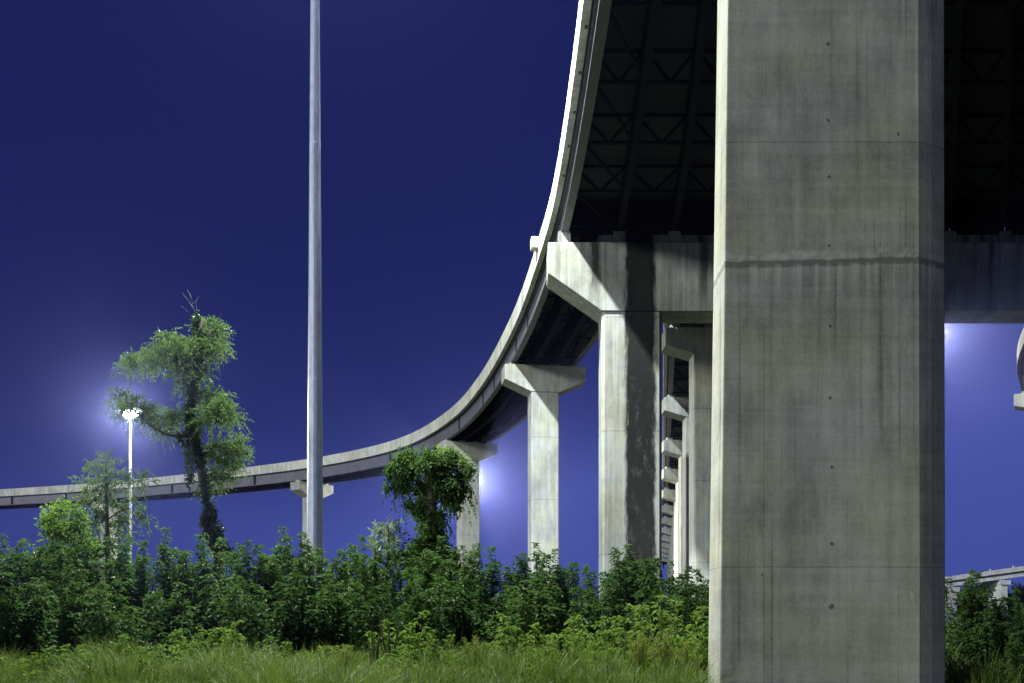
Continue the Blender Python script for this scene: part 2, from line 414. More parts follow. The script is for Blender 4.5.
# the great pillar in front
def pil(dz):
    k = (12.67 - dz) / 12.35                     # 0 at the top of the view, 1 at its bottom
    X = lambda px, Y: (px - 512) * Y / F
    xs = [(X(728 - 8 * k, 18), 18), (X(918 + 2 * k, 18), 18), (X(931 + 1 * k, 18.13), 18.13), (X(944.5 + 1 * k, 18.31), 18.31), (7.93 + .02 * k, 21.0), (7.4, 21.6), (4.75 - .1 * k, 21.6), (X(717 - 9 * k, 19.2), 19.2)]
    return [Vector((x, y, dz)) for x, y in xs]
pr = thing('bridge_pillar', 'huge board-marked concrete pillar filling the right of the view, with a ragged dark joint across it', 'bridge pillar', (6, 19.5, 0))
MB().prism(pil(-.2), pil(17.2)).build('column', M['pillar'], pr, bevel=.025)
cap = [(1.9, 20.6), (1.9, 19.2), (3.6, 17.21), (8.4, 17.21), (15.6, 19.2), (15.6, 20.6)]
MB().prism([Vector((x, 18.2, z)) for x, z in cap], [Vector((x, 21.4, z)) for x, z in cap]).build('pier_cap', M['pierclean'], pr, bevel=.03)
for i in range(NG):
    MB().box((gX(i, 19.8), 19.8, 20.603), .6, .9, ZGB - 20.609).build('bearing_block', M['pierclean'], pr)
for px, py, r in ((828, 44, .05), (828, 120, .042), (829, 177, .045), (829, 246, .035), (830, 326, .035), (830, 398, .035), (832, 467, .035), (832, 544, .042), (831, 607, .06), (749, 96, .02), (898, 134, .03), (746, 126, .018), (762, 575, .018), (771, 640, .02)):
    q = P(px, py, 18); mb = MB(); n = 9
    rr = [r * .8 * random.uniform(.5, 1.25) for _ in range(n)]
    ring = lambda y, s: [Vector((q.x + math.cos(2 * math.pi * k / n) * rr[k] * s, y, q.z + math.sin(2 * math.pi * k / n) * rr[k] * s * 1.25)) for k in range(n)]
    mb.prism(ring(17.996, 1), ring(18.02, 1)); mb.build('tie_hole', M['hole'], pr)

# portal pier: long crossbeam on three columns
pX0, pX1 = P(548, 0, 50).x, 34.0
c1 = P(632, 0, 50).x
portal = hammer('stained concrete portal pier with a long crossbeam and black water streaks down its column', ((pX0 + pX1) / 2, 51.0), (1, 0), pX1 - pX0, 3.02, 2.0, 20.35, 1.55, 3.45, M['pier'],
       cols=(c1 - (pX0 + pX1) / 2, 16.6 - (pX0 + pX1) / 2, 30.5 - (pX0 + pX1) / 2), gpts=[gX(i, 51) - (pX0 + pX1) / 2 for i in range(NG)], bev=.14, flat=True)

MB().box((18.9, 51.33, 20.353), 29.0, 1.15, .75).build('bearing_ledge', M['pier'], portal)
# ramp piers: found along the ramp path at their measured distance
def ramp_pier(px, label):
    cx = rampP.p + rampP.r * 2.95
    i = int(np.argmin(abs(512 + cx[:, 0] / cx[:, 1] * F - px) + (cx[:, 1] < 60) * 999)); d = rampP.s[i]; print('pier', px, cx[i])
    c = rampP.ats(d, 2.95, 0); r = rampP.right(d)
    hammer(label, (c.x, c.y), r, 6.3, 2.15, 1.9, 20.9, 1.15, 2.05, M['pierclean'], gpts=[g - 2.95 for g in (.55, 2.15, 3.75, 5.35)], group='hammerhead piers under the curved ramp')
ramp_pier(543.5, 'pale hammerhead pier under the curved ramp, next one beyond the stained portal pier')
ramp_pier(467, 'pale hammerhead pier under the curved ramp, partly behind the vine-smothered tree')
ramp_pier(313, 'distant hammerhead pier under the ramp, its column behind the tall grey mast')
ramp_pier(112, 'farthest ramp pier at the left, low behind the thicket and bushy trees')

ords = ['nearest', 'second', 'third', 'fourth', 'fifth', 'sixth', 'seventh', 'eighth', 'ninth', 'tenth', 'eleventh', 'twelfth', 'farthest']
for k in range(13):
    Y = 67.9 + 20.8 * k; d = (Y - 53.0) / dS[1]
    c = strP.ats(d, 6.3, 0)
    hammer('%s grey pier in the row seen between portal column and big pillar' % ords[k], (c.x, c.y), (1, 0), 12.9, 2.8, 2.0, 20.75, 1.15, 1.72, M['pierclean'],
           cols=(-3.15, 3.15), gpts=[.6 + 2.28 * j - 6.3 for j in range(6)], group='piers of the straight viaduct')
for Y, lb in ((67.9, 'pale pier cap end at the right edge, upper one under the outer flyover'), (86.3, 'pale pier cap end at the right edge, lower one under the outer flyover')):
    i = int(np.argmin(abs(rightP.p[:, 1] - Y))); d = rightP.s[i]; c = rightP.ats(d, 4.0, 0)
    hammer(lb, (c.x, c.y), rightP.right(d), 8.6, 2.2, 1.9, 20.85, 1.0, 1.9, M['pierclean'], gpts=[g - 4 for g in (.6, 2.85, 5.1, 7.4)], group='piers of the outer flyover')

# distant low ramp at the far right
def fz(px): return 577.5 - (px - 946) * 10.8 / 78
A0, A1 = P(880, fz(880), 220), P(1130, fz(1130), 220)
fr = thing('distant_ramp', 'white distant ramp bridge climbing to the right beyond the big pillar', 'bridge', ((A0.x + A1.x) / 2, 220, 0))
def slope_box(z0, z1, y0, y1, name, mat):
    MB().prism([(A0.x, y0, A0.z + z0), (A0.x, y1, A0.z + z0), (A0.x, y1, A0.z + z1), (A0.x, y0, A0.z + z1)],
               [(A1.x, y0, A1.z + z0), (A1.x, y1, A1.z + z0), (A1.x, y1, A1.z + z1), (A1.x, y0, A1.z + z1)]).build(name, mat, fr)
slope_box(-.85, 0, 219.7, 220, 'parapet', M['farlit']); slope_box(-.85, 0, 228, 228.3, 'parapet', M['farlit'])
slope_box(-1.15, -.86, 219.9, 228.1, 'deck_slab', M['slab']); slope_box(-2.1, -1.16, 220.3, 227.7, 'girder', M['farlit'])
for px in (990, 1013):
    q = P(px, fz(px), 220); MB().box((q.x, 219.9, q.z + .003), .25, .25, .55).build('rail_post', M['farlit'], fr)
for px, lb in ((955, 'white stub pier of the distant ramp, close beside the big pillar'), (1006, 'white wall-like pier of the distant ramp near the right edge')):
    q = P(px, fz(px), 220)
    root = thing('bridge_pier', lb, 'bridge pier', (q.x, 223, 0), 'piers of the distant ramp')
    MB().box((q.x, 223.6, 0), 1.7, 5.5, q.z - 3.4, (1, 0), .1).build('column', M['farlit'], root)
    MB().box((q.x, 223.6, q.z - 3.39), 2.2, 7.0, 1.0).build('pier_cap', M['farlit'], root)

# ------------------------------------------------------------------ masts and lamps
mx, my = P(315, 0, 41).x, 41.0
mast = thing('high_mast_light', 'tall grey tapered high-mast light pole rising out of the top of the view', 'light mast', (mx, my, 0))
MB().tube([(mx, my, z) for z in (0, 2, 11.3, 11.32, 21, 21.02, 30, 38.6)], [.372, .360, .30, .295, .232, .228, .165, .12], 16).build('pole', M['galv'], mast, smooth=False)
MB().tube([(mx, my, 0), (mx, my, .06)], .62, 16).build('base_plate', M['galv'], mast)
ring = MB()
for k in range(8):
    a = k * math.pi / 4; b = a + math.pi / 4
    ring.bar((mx + 1.1 * math.cos(a), my + 1.1 * math.sin(a), 38.3), (mx + 1.1 * math.cos(b), my + 1.1 * math.sin(b), 38.3), .07)
    if k % 2 == 0: ring.bar((mx + .1 * math.cos(a), my + .1 * math.sin(a), 38.3), (mx + 1.1 * math.cos(a), my + 1.1 * math.sin(a), 38.3), .07)
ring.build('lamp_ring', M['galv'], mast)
for k in range(6):
    a = k * math.pi / 3 + .3; q = (mx + 1.35 * math.cos(a), my + 1.35 * math.sin(a))
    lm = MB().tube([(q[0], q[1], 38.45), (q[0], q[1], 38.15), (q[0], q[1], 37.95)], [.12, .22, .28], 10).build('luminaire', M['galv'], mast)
    MB().tube([(q[0], q[1], 37.945), (q[0], q[1], 37.92)], [.25, .25], 10).build('lens', M['lampglow'], lm)

def flood(name, loc, aim, power, rad, col, deg=150):
    l = bpy.data.lights.new(name, 'SPOT'); l.energy = power; l.shadow_soft_size = rad; l.color = col; l.spot_size = math.radians(deg); l.spot_blend = .25
    o = bpy.data.objects.new(name, l); C.objects.link(o); o.location = loc; o.rotation_euler = Vector(aim).to_track_quat('-Z', 'Y').to_euler(); return o
def point(name, loc, power, rad, col):
    l = bpy.data.lights.new(name, 'POINT'); l.energy = power; l.shadow_soft_size = rad; l.color = col
    o = bpy.data.objects.new(name, l); C.objects.link(o); o.location = loc; return o
MAST_W, LAMP_W = 205000.0, 105000.0
point('mast_lamp', (mx, my, 37.4), MAST_W, .45, (.95, 1.0, .95))

def street_lamp(label, px, py, Y, power, aim, group='lit street lamps'):
    q = P(px, py, Y)
    r = thing('street_lamp', label, 'street lamp', (q.x, Y, 0), group)
    MB().tube([(q.x, Y, 0), (q.x, Y, q.z - .5), (q.x, Y, q.z + .05)], [.105, .07, .05], 10).build('pole', M['lampmetal'], r, smooth=True)
    MB().bar((q.x - .55, Y, q.z + .1), (q.x + .55, Y, q.z + .1), .07).build('crossarm', M['lampmetal'], r)
    for s in (-1, 1):
        h = MB().box((q.x + s * .42, Y, q.z + .0), .6, .66, .16, (1, 0), .06).build('lamp_head', M['lampmetal'], r)
        MB().tube([(q.x + s * .13, Y - .05, q.z - d) for d in (.003, .12, .28, .40, .46)], [.32, .36, .33, .22, .06], 14).build('lens', M['lampglow'], h)
    flood('street_lamp_light', (q.x, Y - .75, q.z - .2), aim, power, .22, (1.0, .97, .84))
street_lamp('lit street lamp on a thin white pole behind the tall ivied tree', 130.5, 411, 62, LAMP_W, (-.35, -.8, -.6))
street_lamp('lamp glowing from behind the ramp pier beside the vine-smothered tree', 474, 481, 170, 400000, (-.25, -.85, -.45))
street_lamp('lamp glowing from behind the right side of the big pillar', 931, 332, 145, 300000, (-.35, -.8, -.55))

# ------------------------------------------------------------------ vegetation
rng = np.random.default_rng(11)
def unit(a): return a / np.maximum(1e-9, np.linalg.norm(a, axis=1))[:, None]
def leaf_arrays(base, axis, L, Wd, fold=.25, up=None):
    n = len(base); axis = unit(axis)
    ref = rng.normal(size=(n, 3)) * .45 + np.array([0, 0, 1.0]) if up is None else up
    side = unit(np.cross(axis, ref)); nr = np.cross(side, axis)
    mid = base + axis * (L * .42)[:, None] + nr * (L * .06)[:, None]
    tip = base + axis * L[:, None] - nr * (L * .10)[:, None]
    lf = mid + side * (Wd / 2)[:, None] + nr * (Wd * fold)[:, None]; rt = mid - side * (Wd / 2)[:, None] + nr * (Wd * fold)[:, None]
    v = np.stack([base, lf, tip, rt], 1).reshape(-1, 3)
    k = np.arange(n)[:, None] * 4
    f = np.concatenate([k + np.array([[0, 1, 2]]), k + np.array([[0, 2, 3]])], 1).reshape(-1, 3)
    return v, f
def tri_mesh(name, v, f, mat):
    me = bpy.data.meshes.new(name); me.vertices.add(len(v)); me.vertices.foreach_set('co', v.astype(np.float32).ravel())
    me.loops.add(f.size); me.loops.foreach_set('vertex_index', f.astype(np.int32).ravel())
    me.polygons.add(len(f)); me.polygons.foreach_set('loop_start', np.arange(0, f.size, 3, dtype=np.int32))
    me.update(calc_edges=True); me.validate(); me.materials.append(mat); return me
def link(name, me, parent=None):
    o = bpy.data.objects.new(name, me); C.objects.link(o)
    if parent is not None: o.parent = parent
    return o

def shrub_meshes(H, R, nst, leafL, mat, spread=.55, low=.12, per=2, tag_=''):
    stems = MB(); B, A, L = [], [], []
    for s in range(nst):
        az = rng.uniform(0, 2 * math.pi); out = R * spread * rng.uniform(.15, 1.35); h = H * rng.uniform(.58, 1.0) * (1 - .22 * out / max(.1, R))
        b0 = np.array([math.cos(az), math.sin(az), 0]) * out * .35
        lean = np.array([math.cos(az), math.sin(az), 0]) * out * .65; bend = rng.normal(size=3) * .07 * H * np.array([1, 1, 0]) * .5
        pts = [b0 + lean * (q ** 1.4) + bend * math.sin(q * 2.4) + np.array([0, 0, h * q]) for q in np.linspace(0, 1, 7)]
        stems.tube(pts, [max(.006, .022 * H / 3 * (1 - .85 * q)) for q in np.linspace(0, 1, 7)], 5)
        pts = np.array(pts)
        nn = max(5, int(h * (1 - low) / .11))
        for q in np.linspace(low, 1.0, nn):
            p_ = np.array([np.interp(q * 6, range(7), pts[:, i]) for i in range(3)])
            for _ in range(per):
                a2 = rng.uniform(0, 2 * math.pi); pl = R * .27 * rng.uniform(.2, 1.0) * (1.2 - .95 * q)
                e = p_ + np.array([math.cos(a2) * pl, math.sin(a2) * pl, pl * rng.uniform(-.1, .7)])
                k = rng.integers(4, 7)
                for j in range(k):
                    a3 = a2 + (j - (k - 1) / 2) * .62 + rng.normal() * .2
                    B.append(e + rng.normal(size=3) * .025); A.append((math.cos(a3), math.sin(a3), rng.uniform(-.55, .25)))
                    L.append(leafL * rng.uniform(.6, 1.25) * (1.1 - .35 * q))
        for j in range(9):                 # upright tuft at the tip
            a3 = rng.uniform(0, 6.28); B.append(pts[-1] - np.array([0, 0, rng.uniform(0, .12)])); A.append((math.cos(a3), math.sin(a3), rng.uniform(.2, 1.1))); L.append(leafL * rng.uniform(.5, .85))
    B, A, L = np.array(B), np.array(A), np.array(L)
    v, f = leaf_arrays(B, A, L, L * rng.uniform(.26, .40, len(L)))
    me = tri_mesh('foliage', v, f, mat)
    so = bpy.data.meshes.new('stem'); so.from_pydata(stems.v, [], stems.f); so.materials.append(M['stem'])
    return me, so

KINDS = {}
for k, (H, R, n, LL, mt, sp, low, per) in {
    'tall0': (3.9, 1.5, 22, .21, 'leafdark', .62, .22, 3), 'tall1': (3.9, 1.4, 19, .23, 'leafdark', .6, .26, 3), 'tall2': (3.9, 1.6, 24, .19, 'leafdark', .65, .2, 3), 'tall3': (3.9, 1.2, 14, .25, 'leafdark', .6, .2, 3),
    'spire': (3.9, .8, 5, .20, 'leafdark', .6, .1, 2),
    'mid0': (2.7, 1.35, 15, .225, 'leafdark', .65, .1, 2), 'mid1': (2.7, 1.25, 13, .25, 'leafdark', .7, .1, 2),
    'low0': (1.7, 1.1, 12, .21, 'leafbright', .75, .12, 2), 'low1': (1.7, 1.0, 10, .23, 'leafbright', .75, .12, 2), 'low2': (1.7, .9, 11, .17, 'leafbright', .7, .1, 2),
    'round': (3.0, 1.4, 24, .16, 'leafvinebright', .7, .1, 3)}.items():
    KINDS[k] = (H, shrub_meshes(H, R, n, LL, M[mt], sp, low, per))

def shrub(kind, px, ytop, Y, label, wide_=1.0, group='shrubs of the thicket', name='shrub', cat='shrub'):
    ytop -= 13 if Y > 26 else 4
    H, (me, so) = KINDS[kind]
    h = ztop(ytop, Y); s = h / H * 1.04
    r = bpy.data.objects.new(name, None); C.objects.link(r); r.location = (P(px, 0, Y).x, Y, -.05)
    r.scale = (s * wide_, s * wide_, s); r.rotation_euler.z = random.uniform(0, 6.28)
    tag(r, label, cat, group)
    link('foliage', me, r); link('stem', so, r)
    return r

T = 'tall0 tall1 tall2 tall3'.split(); Md = 'mid0 mid1'.split(); Lo = 'low0 low1 low2'.split()
back = [  # px, ytop, Y, label
    (-58, 550, 34, 'dark tall shrub outside the left edge of the view'),
    (-22, 548, 33, 'dark tall shrub cut off by the left edge of the view'),
    (14, 541, 35, 'dark tall shrub by the left edge, left of the round bright bush'),
    (52, 552, 34, 'dark tall shrub just in front of the round bright bush'),
    (96, 538, 36, 'dark tall shrub below the small airy tree'),
    (128, 549, 34, 'dark tall shrub at the foot of the thin lamp pole'),
    (176, 552, 36, 'tall shrub between the lamp pole and the leaning ivied tree'),
    (212, 540, 35, 'tall shrub at the foot of the leaning ivied tree'),
    (243, 549, 37, 'tall shrub just right of the leaning ivied tree'),
    (272, 548, 35, 'tall shrub a little left of the grey mast'),
    (303, 546, 34.5, 'tall shrub covering the left foot of the grey mast'),
    (334, 552, 36, 'tall shrub covering the right foot of the grey mast'),
    (364, 549, 34, 'tall shrub right of the grey mast, left of the pale sapling'),
    (402, 546, 33, 'tall shrub in front of the pale sapling'),
    (440, 552, 32.5, 'tall shrub in front of the vine-smothered tree'),
    (478, 556, 34, 'tall shrub covering the foot of the ramp pier beside the vine-smothered tree'),
    (517, 566, 35, 'shrub in the dip of the thicket, left of the nearest ramp pier'),
    (548, 556, 34, 'tall shrub covering the foot of the nearest ramp pier'),
    (585, 571, 35, 'shrub below the sky gap between nearest ramp pier and stained portal column'),
    (622, 554, 32, 'broad tall shrub covering the foot of the stained portal column'),
    (655, 563, 33, 'tall shrub at the right foot of the stained portal column'),
    (708, 592, 27, 'dark shrub tucked behind the left edge of the big pillar'),
    (688, 571, 31, 'dark shrub touching the left side of the big pillar')]
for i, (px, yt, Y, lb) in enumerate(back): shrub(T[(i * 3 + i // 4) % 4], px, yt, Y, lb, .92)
for px, yt, Y, lb in [(150, 531, 35, 'slender leafy spire rising between lamp pole and ivied tree'), (292, 533, 36, 'slender leafy spire left of the grey mast'),
                      (346, 541, 36, 'slender leafy spire right of the grey mast'), (524, 549, 35, 'slender leafy spire left of the nearest ramp pier'),
                      (74, 540, 33, 'slender leafy spire beside the round bright bush'), (640, 549, 32, 'slender leafy spire against the stained portal column'), (425, 541, 33, 'slender leafy spire before the vine-smothered trunk'),
                      (30, 546, 34, 'slender leafy spire left of the round bright bush'), (190, 541, 35, 'slender leafy spire just left of the ivied trunk'), (258, 545, 35, 'slender leafy spire midway between ivied tree and mast'),
                      (380, 552, 34, 'slender leafy spire in front of the pale sapling'), (465, 552, 33, 'slender leafy spire before the shaded ramp pier'), (568, 555, 34, 'slender leafy spire right of the nearest ramp pier'),
                      (606, 552, 33, 'slender leafy spire at the left edge of the portal column'), (672, 566, 31, 'slender leafy spire in front of the receding grey piers')]:
    shrub('spire', px, yt, Y, lb)
midrow = [(-5, 582), (36, 590), (80, 578), (120, 586), (165, 592), (205, 580), (250, 586), (292, 578), (338, 584), (384, 590), (425, 578), (470, 584), (512, 590), (556, 580), (600, 588), (640, 582), (676, 592)]
mids = ['at the left edge', 'under the round bright bush', 'under the small airy tree', 'before the lamp pole', 'left of the ivied trunk', 'below the ivied trunk', 'right of the ivied trunk',
        'left of the mast foot', 'before the mast foot', 'below the pale sapling', 'below the vine-smothered tree', 'below the shaded ramp pier', 'below the dip in the thicket', 'before the nearest ramp pier',
        'before the left side of the portal column', 'before the right side of the portal column', 'against the left side of the pillar']
for i, ((px, yt), lb) in enumerate(zip(midrow, mids)):
    shrub(Md[i % 2], px, yt, 27.5 + 1.3 * (i % 3), 'mid-height dark shrub of the thicket %s' % lb, 1.05)
lows = [(188, 622, 24.5, 'small bright weedy bush at the thicket edge below the ivied tree'), (228, 618, 25, 'bright weedy bush in the grass right of the ivied tree'),
        (276, 634, 24, 'low bright bush in the grass left of the mast'), (322, 640, 23.5, 'low bright bush in the grass below the mast'),
        (404, 608, 24, 'bright bush standing forward below the vine-smothered tree'), (432, 626, 23.5, 'smaller bright bush beside the forward bush below the vine-smothered tree'),
        (470, 636, 23, 'low pale bush in the grass below the shaded ramp pier'), (520, 612, 24, 'upright bright bush below the dip in the thicket'),
        (566, 626, 23, 'leafy bright bush in front of the nearest ramp pier'), (588, 606, 24.5, 'taller bright bush between ramp pier and portal column'),
        (628, 618, 23, 'bright leafy bush below the portal column'), (655, 588, 24, 'tallest bright yellow-green bush left of the big pillar'), (60, 640, 24, 'low bush in the dark grass at the left'), (118, 634, 24, 'low bush at the shadowed thicket foot before the lamp pole'), (700, 600, 22, 'bright bush squeezed against the left foot of the big pillar'), (672, 628, 21.5, 'low leafy bush just left of the big pillar foot'), (540, 640, 21.5, 'low leafy bush far forward in the grass, below the nearest ramp pier'), (600, 640, 21.5, 'low leafy bush far forward in the grass, below the portal column'), (150, 640, 22.5, 'low leafy bush forward in the grass below the slender spire'), (250, 645, 22, 'low leafy bush forward in the grass right of the ivied tree'), (360, 650, 22.5, 'low bright tuft bush right of the mast in the grass')]
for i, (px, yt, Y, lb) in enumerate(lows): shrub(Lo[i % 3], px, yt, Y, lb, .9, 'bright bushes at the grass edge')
rights = [(966, 573, 24, 'dark leafy shrub rising right against the big pillar'), (1003, 584, 23, 'dark leafy shrub at the right edge below the distant ramp'), (1042, 590, 25, 'shrub cut off by the right edge of the view'),
          (984, 612, 21, 'leafy shrub low in front at the right of the pillar'), (956, 628, 20.5, 'small shrub at the lower right foot of the pillar'), (1020, 628, 20, 'nearest low shrub in the bottom right corner')]
rights += [(1020, 600, 22, 'leafy shrub filling the right edge in front of the white wall-like pier')]
T = T + ['mid1', 'mid0']
for i, (px, yt, Y, lb) in enumerate(rights): shrub((['tall0', 'tall1', 'tall2', 'mid0', 'mid1', 'tall3', 'tall2'])[i], px, yt, Y, lb, .95, 'shrubs right of the pillar')

def strands(cens, per_m3, L0, ar, droop, mat, name, parent, slen=.55, base=Vector((0, 0, 0)), nl=13):
    """feathery crown: thin drooping shoots set with narrow leaves"""
    Bs, As, Ls = [], [], []
    for c, rx, ry, rz in cens:
        n = int(per_m3 * rx * ry * rz * 4.2) + 8
        d = unit(rng.normal(size=(n, 3))); r = rng.uniform(.05, 1, (n, 1)) ** .55
        s0 = d * r * np.array([rx, ry, rz]) * .85 + np.array(c) - np.array(base)
        dr = unit(d * .8 + rng.normal(size=(n, 3)) * .55 + np.array([0, 0, .25])); ln = slen * rng.uniform(.5, 1.35, n)
        for j in range(nl):
            q = (j + rng.uniform(0, .6, n)) / nl
            p_ = s0 + dr * (ln * q)[:, None]; p_[:, 2] -= droop * ln * q ** 2
            a = dr + rng.normal(size=(n, 3)) * .65; a[:, 2] -= droop * (.4 + q)
            Bs.append(p_); As.append(a); Ls.append(L0 * rng.uniform(.55, 1.3, n))
    B, A, L = np.concatenate(Bs), np.concatenate(As), np.concatenate(Ls)
    v, f = leaf_arrays(B, A, L, L * ar)
    return link(name, tri_mesh(name, v, f, mat), parent)

def cluster(cens, per_m3, L0, ar, droop, mat, name, parent, shell=0.0, base=Vector((0, 0, 0)), lump=1.0):
    """leaves through the volume of several ellipsoidal clumps: (centre, rx, ry, rz)"""
    Bs, As, Ls = [], [], []
    for c, rx, ry, rz in cens:
        n = int(per_m3 * rx * ry * rz * 4.2 / (1 + .0)) + 60
        nsub = max(6, int(9 * lump * (rx * ry * rz) ** .34))
        d = unit(rng.normal(size=(nsub, 3))); sub = d * (rng.uniform(.25, 1.0, (nsub, 1)) ** .6)
        w = rng.integers(0, nsub, n)
        u = sub[w] + rng.normal(size=(n, 3)) * .24
        if shell: u = np.where((np.linalg.norm(u, axis=1) < shell)[:, None], unit(u) * rng.uniform(shell, 1.08, (n, 1)), u)
        q = u * np.array([rx, ry, rz]) + np.array(c) - np.array(base)
        a = unit(u) * .7 + rng.normal(size=(n, 3)) * .6; a[:, 2] -= droop
        Bs.append(q); As.append(a); Ls.append(L0 * rng.uniform(.55, 1.3, n))
    B, A, L = np.concatenate(Bs), np.concatenate(As), np.concatenate(Ls)
    v, f = leaf_arrays(B, A, L, L * ar)
    return link(name, tri_mesh(name, v, f, mat), parent)

# round bright bush
rb = thing('round_bush', 'round bright yellow-green bush swelling above the thicket at left', 'bush', (P(66, 0, 37).x, 37, 0))
BUSH = [(66, 524, 19, 20), (80, 530, 12, 17), (53, 533, 13, 15), (66, 545, 24, 20), (60, 565, 24, 20), (76, 512, 6, 6), (84, 560, 16, 20)]
# tall ivied tree
TY = 40.0; k = TY / F
tree = thing('tall_tree', 'tall leaning tree with ivy-wrapped trunk, airy drooping foliage and bare twigs at its top', 'tree', (P(222, 0, TY).x, TY, 0))
trunk_px = [(226, 640), (218, 560), (211, 525), (204, 490), (197, 455), (192, 420), (191, 390), (194, 360), (199, 335), (203, 318)]
tp = [P(x, y, TY) for x, y in trunk_px]; tp[0].z = -.1
trunk = MB().tube(tp, [.20, .18, .165, .15, .14, .125, .105, .085, .06, .03], 9).build('trunk', M['bark'], tree, smooth=True)
def limb(pts, rad, dy=0):
    q = [P(x, y, TY + dy * i / (len(pts) - 1)) for i, (x, y) in enumerate(pts)]
    MB().tube(q, [rad * (1 - .75 * i / (len(q) - 1)) for i in range(len(q))], 6).build('limb', M['bark'], trunk, smooth=True)
limb([(193, 432), (180, 437), (165, 434), (148, 424), (128, 405)], .085, -.8)
limb([(192, 395), (182, 375), (165, 358), (140, 360), (126, 366)], .08, .6)
limb([(193, 370), (200, 345), (213, 330)], .07, -.4); limb([(192, 425), (205, 418), (225, 413)], .06, .7)
limb([(197, 455), (210, 452), (232, 448)], .06, -.6); limb([(203, 485), (215, 478), (228, 470)], .05, .5)
tw = MB()
for a, b in (((199, 335), (191, 298)), ((193, 308), (182, 293)), ((195, 318), (196, 300)), ((191, 298), (187, 290)), ((192, 305), (199, 296)), ((170, 350), (157, 326)), ((162, 335), (155, 332)), ((214, 325), (222, 313)), ((188, 312), (181, 306))):
    tw.tube([P(*a, TY), P((a[0] + b[0]) / 2 + 1, (a[1] + b[1]) / 2, TY + .1), P(*b, TY + .2)], [.016, .011, .006], 4)
tw.build('bare_twigs', M['twig'], tree)
def cl(lst, Y, dyr=.5): return [(P(x, y, Y + random.uniform(-dyr, dyr)), rx * Y / F, (rx * .5 + ry * .5) * Y / F, ry * Y / F) for x, y, rx, ry in lst]
airy = [(211, 334, 15, 15), (203, 350, 12, 14), (216, 347, 10, 10), (170, 343, 14, 10), (142, 362, 18, 9), (128, 367, 9, 8), (158, 358, 14, 11), (183, 352, 14, 14), (184, 375, 13, 13), (200, 372, 10, 12),
        (122, 400, 11, 9), (136, 408, 14, 10), (150, 414, 12, 9), (163, 420, 11, 10), (176, 418, 10, 10), (118, 412, 6, 9), (212, 398, 14, 12), (222, 410, 14, 12), (208, 418, 13, 13), (234, 418, 9, 8),
        (216, 452, 14, 12), (232, 448, 13, 10), (241, 458, 8, 10), (224, 470, 13, 12), (213, 482, 9, 11), (240, 440, 7, 6), (160, 432, 8, 5)]
strands(cl(airy, TY, .9), 230, .12, .30, .42, M['leafwillow'], 'foliage', tree, base=tree.location)
ivy = [(196, 330, 6, 12), (195, 355, 9, 16), (191, 385, 9, 16), (190, 410, 9, 14), (192, 435, 10, 15), (183, 440, 8, 10), (196, 460, 8, 16), (188, 470, 5, 16), (203, 490, 7, 14), (208, 515, 8, 16), (205, 520, 8, 10), (215, 540, 13, 14), (225, 552, 16, 10), (178, 362, 10, 10)]
cluster(cl([(x + 1.5, y, rx * .62, ry * 1.15) for x, y, rx, ry in ivy], TY, .1), 1900, .13, .62, .5, M['leafivy'], 'ivy', tree, base=tree.location, lump=4)

cluster(cl(BUSH, 37, .3), 850, .13, .55, .15, M['leafvinebright'], 'foliage', rb, base=rb.location)
for dx in (-.5, 0, .4):
    MB().tube([(rb.location.x + dx * .4, 37, -.05), (rb.location.x + dx * .8, 37.05, 1.8), (rb.location.x + dx * 1.3, 37, 3.6)], [.05, .04, .02], 6).build('stem', M['stem'], rb)
# vine-smothered tree
VY = 36.0
vt = thing('vine_tree', 'dark mushroom-shaped tree smothered in hanging vines above the thicket', 'tree', (P(432, 0, VY).x, VY, 0))
vp = [P(x, y, VY) for x, y in ((434, 650), (433, 560), (432, 520), (431, 490), (430, 468))]; vp[0].z = -.1
MB().tube(vp, [.28, .24, .2, .16, .09], 8).build('trunk', M['bark'], vt, smooth=True)
for a in (((431, 495), (415, 478), (402, 468)), ((431, 490), (445, 474), (458, 468))):
    MB().tube([P(x, y, VY) for x, y in a], [.12, .09, .05], 6).build('limb', M['bark'], vt, smooth=True)
vc = [(406, 466, 15, 14), (397, 478, 11, 19), (418, 474, 16, 20), (432, 478, 18, 22), (449, 468, 18, 17), (460, 480, 12, 20), (452, 496, 13, 18), (438, 506, 16, 22), (420, 500, 13, 18), (442, 524, 12, 18), (429, 532, 13, 18),
      (428, 554, 24, 15), (414, 562, 20, 13), (444, 558, 17, 14), (430, 575, 26, 18), (391, 472, 5, 8), (412, 489, 9, 9), (420, 514, 9, 14), (409, 456, 9, 6), (389, 486, 4, 10), (460, 500, 5, 10)]
cluster(cl(vc, VY, .25), 1500, .125, .62, .75, M['leafvine'], 'vine', vt, base=vt.location)
strands(cl([(398, 484, 11, 12), (458, 492, 14, 16), (436, 520, 12, 14), (420, 498, 10, 12), (428, 548, 20, 10)], VY, .3), 60, .11, .6, 1.6, M['leafvine'], 'vine', vt, slen=.42, base=vt.location)
cluster(cl([(445, 456, 14, 8), (458, 463, 11, 10), (462, 476, 7, 10), (416, 548, 9, 14), (401, 462, 9, 7), (430, 462, 8, 7)], VY, .3), 650, .12, .6, .3, M['leafvinebright'], 'vine', vt, base=vt.location)

